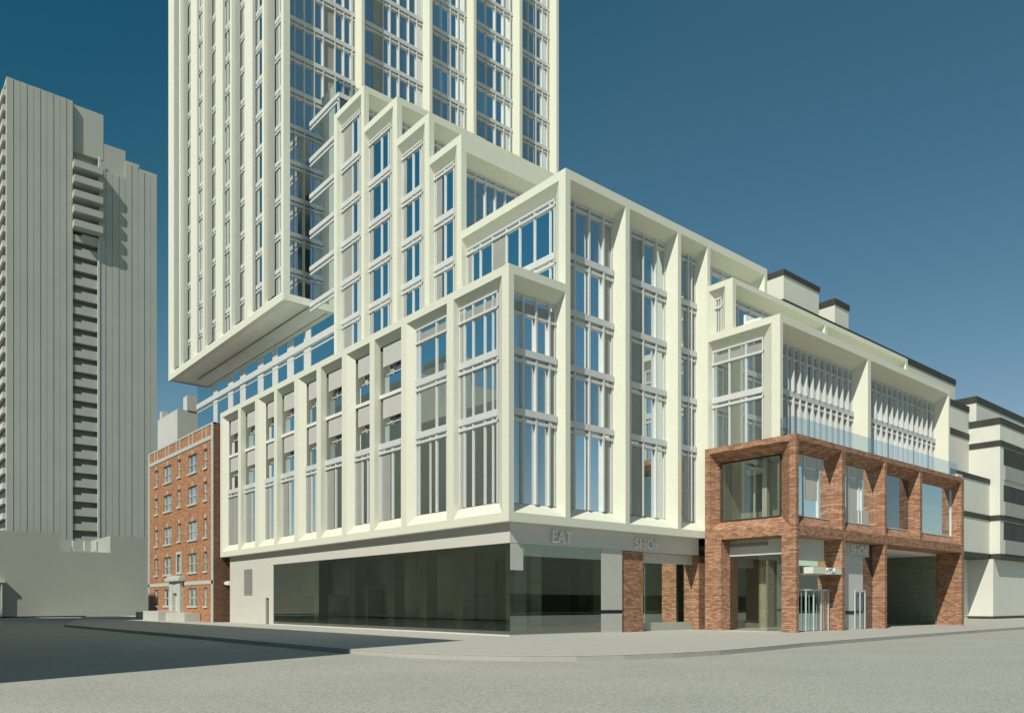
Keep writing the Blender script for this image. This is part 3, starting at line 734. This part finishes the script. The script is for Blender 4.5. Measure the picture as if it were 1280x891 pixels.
for q in range(5):
    zz = gz(59.5)+fh*1.02*q
    b_ = MB(); GF.box(b_, X1-.15, X2+.35, zz, zz+.25, -2.1, 2.2); GF.box(b_, X1-.15, X2+.35, zz+.25, zz+1.35, -2.1, -1.9)
    GF.box(b_, X1-.15, X1+.05, zz+.25, zz+1.35, -1.9, -.28); GF.box(b_, X2+.15, X2+.35, zz+.25, zz+1.35, -1.9, -.28)
    b_.build('balcony', 'concrete', gt)
fn = MB(); GF.box(fn, X2-.25, X2+.1, 10, gz(59), -.3, .2); GF.box(fn, X2-.1, X2+.22, gz(68), gz(72), -.45, .2); fn.build('edge_fin', 'concretepale', gt)
sd = MB()
q = 0
while gz(12)+q*fh < Z1-2:
    zz = gz(12)+q*fh; sd.box(X0-.55, X0, VG+1.0, VG+DEP-1, zz, zz+1.15); q += 1
sd.build('side_balcony', 'concretepale', gt)
sd = MB(); sd.box(X0-.06, X0-.01, VG+1.2, VG+DEP-1.2, 11, Z1-1); sd.build('side_glazing', 'dark', gt)
# low concrete building in front of it
lo = thing('concrete_podium', (-20, 91, 0), 'long blank grey concrete block at the foot of the grey tower', 'building')
lb = MB()
lb.box(-60, -4.1, 91.06, 140, 0, 11.35); lb.box(2.2, 7.01, 91.06, 138, 0, 11.35); lb.box(-4.1, 2.2, 91.06, 137, 0, 8.95)
lb.box(-4.1, 2.2, 103, 136, 8.95, 11.3)
lb.build('wall', 'concrete', lo)
for a in (-2.45, -1.0, .45):
    lb = MB(); lb.box(a, a+.22, 91.3, 92.3, 8.96, 10.5); lb.build('roof_partition', 'concretepale', lo)
lb = MB(); lb.box(-13, -10.55, 90.3, 91.0, 4.45, 4.75); lb.box(-11.0, -10.85, 90.4, 91.0, 0, 4.45); lb.box(-12.1, -11.9, 90.4, 91.0, 0, 4.45); lb.build('entrance_frame', 'white', lo)

# pale office block seen between tower and apartment house
sb = thing('pale_block', (6.5, 75, 0), 'pale flat roofed block with a dark glazed storey behind the brick apartment house', 'building')
m = MB(); m.box(6.5, 14, 75, 83.6, 22.6, 27.05); m.box(7.7, 14, 74.9, 76.5, 27.05, 29.0); m.box(6.7, 7.5, 82.4, 83.4, 27.05, 28.2); m.build('upper_wall', 'concretepale', sb)
m = MB(); m.box(7.3, 14, 76, 83, 0, 22.6); m.build('glazed_storey', 'glassdark', sb)

# =========================================================================== WHITE TERRACED BUILDING, right
wb = thing('white_terraced_building', (70.8, .8, 0), 'white rendered terraced building with dark roof trims and balconies at the right edge', 'building')
UW = 70.8
tr = MB()
m = MB()
m.box(43.0, 85.0, 10, 40, 0, 30.4)
tr.box(42.9, 85.1, 9.9, 40, 30.4, 31.1)
m.box(58.0, UW, 3.36, 10, 0, 23.3); tr.box(57.9, UW-.01, 3.28, 10, 23.3, 23.95); tr.box(57.9, UW-.01, 3.28, 9, 20.2, 20.85)
m.box(UW, 120, .22, 10.5, 7.2, 21.5)
tr.box(UW-.1, 120, .14, 10, 21.5, 22.2); tr.box(UW-.1, 120, .14, 3.3, 19.1, 19.7)
m.box(60.0, UW-.02, 1.25, 3.3, 7.2, 14.98)
tr.box(59.9, UW-.03, 1.17, 3.3, 14.98, 15.5); tr.box(59.9, UW-.03, 1.17, 3.3, 10.9, 11.45); tr.box(59.9, UW-.03, 1.17, 3.3, 6.62, 7.2)
tr.box(UW-.1, 120, .14, 1.16, 10.9, 11.45); tr.box(UW-.1, 120, .14, 1.1, 6.62, 7.2)
m.box(UW+.02, 120, .8, 10, .3, 6.62); m.box(60, UW-.05, 3.3, 9.9, .3, 6.62); m.box(UW-.3, UW+.02, .8, 3.3, .3, 6.62)
tr.box(UW-.33, 120, .76, 9.9, 0, .3)
m.box(72.0, 90, 3.0, 10, 22.2, 24.6); tr.box(71.9, 90, 2.9, 10, 24.6, 25.3)
m.build('wall', 'white', wb); tr.build('roof_trim', 'trim', wb)
bx = MB(); bx.box(43.57, 50.32, 10.3, 13.3, 31.1, 33.75); bx.box(53.66, 56.64, 10.3, 13.4, 31.1, 33.35); bx.build('roof_box', 'white', wb)
bt = MB(); bt.box(43.47, 50.42, 10.2, 13.4, 33.75, 34.25); bt.box(53.56, 56.74, 10.2, 13.5, 33.35, 33.95); bt.build('roof_box_trim', 'trim', wb)
bl = MB()
for z0, z1 in ((15.6, 19.0), (11.55, 14.9), (7.3, 10.8)):
    bl.box(71.9, 119, .20, .216, z0+1.5, z1)
bl.build('balcony_shade_strip', 'dark', wb)  # flat dark strips stand in for shade inside the balcony recesses
bl = MB()
for z0 in (15.45, 11.5, 7.22):
    bl.box(71.9, 119, .05, .20, z0, z0+1.5)
bl.build('balcony_parapet', 'panel', wb)  # grey colour puts the shade onto the parapets

# =========================================================================== BUILDINGS ACROSS THE STREETS (they cast the shadow and show in the glass)
ob = thing('office_block', (-25.5, -9.65, 0), 'low grey office block across the side street, showing only as the big foreground shadow', 'building')
m = MB(); m.box(-44, -25.5, -9.65, 48.9, 0, 23.3); m.build('wall', 'darkstone', ob)
m = MB(); m.box(-43, -36, 0, 30, 23.3, 24.5); m.build('roof_box', 'darkstone', ob)
ob = thing('side_block', (-25.5, 49, 0), 'grey block across the side street shading the foot of the orange brick apartment house', 'building')
m = MB(); m.box(-44, -25.5, 49, 75, 0, 29.7); m.build('wall', 'darkstone', ob)
ob = thing('striped_block', (-45, 69, 0), 'tall grey block with striped balconies, mirrored in the podium windows left of the corner', 'building')
m = MB(); m.box(-49, -45, 69, 76.5, 0, 41); m.build('wall', 'concrete', ob)
m = MB()
for q in range(13): m.box(-44.96, -43.9, 69.1, 76.4, 2.2+q*3, 3.4+q*3)
m.build('balcony', 'concretepale', ob)
m = MB(); m.box(-44.99, -44.95, 69.1, 76.4, 2, 40); m.build('glazing', 'dark', ob)
ob = thing('added_street_row', (20, -62, 0), 'unseen low grey row added across the main street to block horizon sky in reflections', 'building')  # added and stretched to keep bright horizon out of the glass
m = MB(); m.box(-320, 520, -80, -62, 0, 9.3); m.box(5, 20, -78, -63, 9.3, 12.0); m.box(40, 48, -78, -63, 9.3, 11.2); m.build('wall', 'darkstone', ob)
m = MB(); m.box(-319, 519, -62.03, -62.0, .3, 3.2); m.build('window_strip', 'glassdark', ob)

# =========================================================================== GROUND
def struct(o): o['kind'] = 'structure'; return o
gm = MB(); gm.quad((-900,-900,-.17),(1200,-900,-.17),(1200,1200,-.17),(-900,1200,-.17)); struct(gm.build('road', 'road'))
edge = [(-12.6,41.0),(-12.3,29.3),(-11.75,12.0),(-11.5,0),(-11.36,-5.07),(-10.95,-7.6),(-10.2,-9.6),(-9.0,-11.3),(-7.6,-12.5),(-6.0,-13.15),(-4.0,-13.55),(-1.5,-13.72),(2.0,-13.4),(5.8,-12.9),(14.1,-12.4),(30.8,-11.6),(60,-10.6),(140,-8.5)]
pv = MB()
poly = edge+[(140,60),(20,90),(-1.0,90),(-4.5,76)]
pv.prism(poly, -.5, 0); struct(pv.build('pavement', 'pave'))
kb = MB()
for i in range(len(edge)-1):
    (x0,y0),(x1,y1) = edge[i], edge[i+1]
    dx, dy = x1-x0, y1-y0; L = math.hypot(dx,dy); nx, ny = dy/L, -dx/L     # outward
    if i > 0:
        p0 = last
    else: p0 = (x0-nx*.0, y0-ny*.0)
    kb.prism([(x0-.15*0+0,y0),(x1,y1),(x1+nx*-.14,y1+ny*-.14),(x0+nx*-.14,y0+ny*-.14)][::-1], -.02, .006); last = (x1,y1)
struct(kb.build('kerb', 'stone'))

# =========================================================================== SKY, SUN, CAMERA
S = Vector((2.67, 1.0, -2.9)).normalized()
w = bpy.data.worlds.new('World'); scene.world = w; w.use_nodes = True
nt = w.node_tree; nt.nodes.clear()
sky = nt.nodes.new('ShaderNodeTexSky'); sky.sky_type = 'NISHITA'; sky.sun_disc = False
sky.sun_elevation = math.asin(-S.z); sky.sun_rotation = math.atan2(-S.x, -S.y)
sky.air_density = 1.0; sky.dust_density = 0.0; sky.ozone_density = 1.0; sky.altitude = 0
bg = nt.nodes.new('ShaderNodeBackground'); bg.inputs['Strength'].default_value = .073
wo = nt.nodes.new('ShaderNodeOutputWorld'); 
sp = nt.nodes.new('ShaderNodeSeparateColor'); cb = nt.nodes.new('ShaderNodeCombineColor')
nt.links.new(sky.outputs[0], sp.inputs[0])
pw = nt.nodes.new('ShaderNodeMath'); pw.operation = 'POWER'; pw.inputs[1].default_value = 1.47; nt.links.new(sp.outputs[0], pw.inputs[0])
pm = nt.nodes.new('ShaderNodeMath'); pm.operation = 'MULTIPLY'; pm.inputs[1].default_value = .568; nt.links.new(pw.outputs[0], pm.inputs[0])
mn = nt.nodes.new('ShaderNodeMath'); mn.operation = 'MINIMUM'; nt.links.new(pm.outputs[0], mn.inputs[0]); nt.links.new(sp.outputs[0], mn.inputs[1])
nt.links.new(mn.outputs[0], cb.inputs[0]); 
for k_, f_ in ((1, 1.05), (2, .97)):
    gm_ = nt.nodes.new('ShaderNodeMath'); gm_.operation = 'MULTIPLY'; gm_.inputs[1].default_value = f_
    nt.links.new(sp.outputs[k_], gm_.inputs[0]); nt.links.new(gm_.outputs[0], cb.inputs[k_])
tc = nt.nodes.new('ShaderNodeTexCoord'); dp = nt.nodes.new('ShaderNodeVectorMath'); dp.operation = 'DOT_PRODUCT'
dp.inputs[1].default_value = (-.2, .55, .81); nt.links.new(tc.outputs['Generated'], dp.inputs[0])
mr = nt.nodes.new('ShaderNodeMapRange'); mr.interpolation_type = 'SMOOTHSTEP'; mr.inputs['From Min'].default_value = .58; mr.inputs['From Max'].default_value = .95
nt.links.new(dp.outputs['Value'], mr.inputs['Value'])
deep = nt.nodes.new('ShaderNodeMixRGB'); deep.blend_type = 'MULTIPLY'; deep.inputs['Color2'].default_value = (.22, .66, .72, 1)
nt.links.new(mr.outputs[0], deep.inputs['Fac']); nt.links.new(cb.outputs[0], deep.inputs['Color1'])
nt.links.new(deep.outputs[0], bg.inputs[0]); nt.links.new(bg.outputs[0], wo.inputs[0])
ld = bpy.data.lights.new('sun', 'SUN'); ld.energy = 4.4; ld.angle = math.radians(.5); ld.color = (1.0, .96, .86)
lo_ = bpy.data.objects.new('sun', ld); COL.objects.link(lo_); lo_.rotation_euler = S.to_track_quat('-Z', 'Y').to_euler(); lo_.location = (-60,-60,90)
cd = bpy.data.cameras.new('camera'); cam = bpy.data.objects.new('camera', cd); COL.objects.link(cam)
cd.sensor_fit = 'HORIZONTAL'; cd.sensor_width = 36; cd.lens = 36*F_PX/1280; cd.shift_y = (HY-445.5)/1280; cd.clip_end = 3000; cd.clip_start = .1
cam.location = (CU, CV, EYE); cam.rotation_euler = (math.pi/2, 0, -math.atan2(UF, VF))
scene.camera = cam
vs = scene.view_settings; vs.view_transform = 'Standard'; vs.look = 'None'; vs.exposure = 0; vs.gamma = 1; vs.use_curve_mapping = False
scene.cycles.diffuse_bounces = 3
scene.render.resolution_x = 1024; scene.render.resolution_y = 712
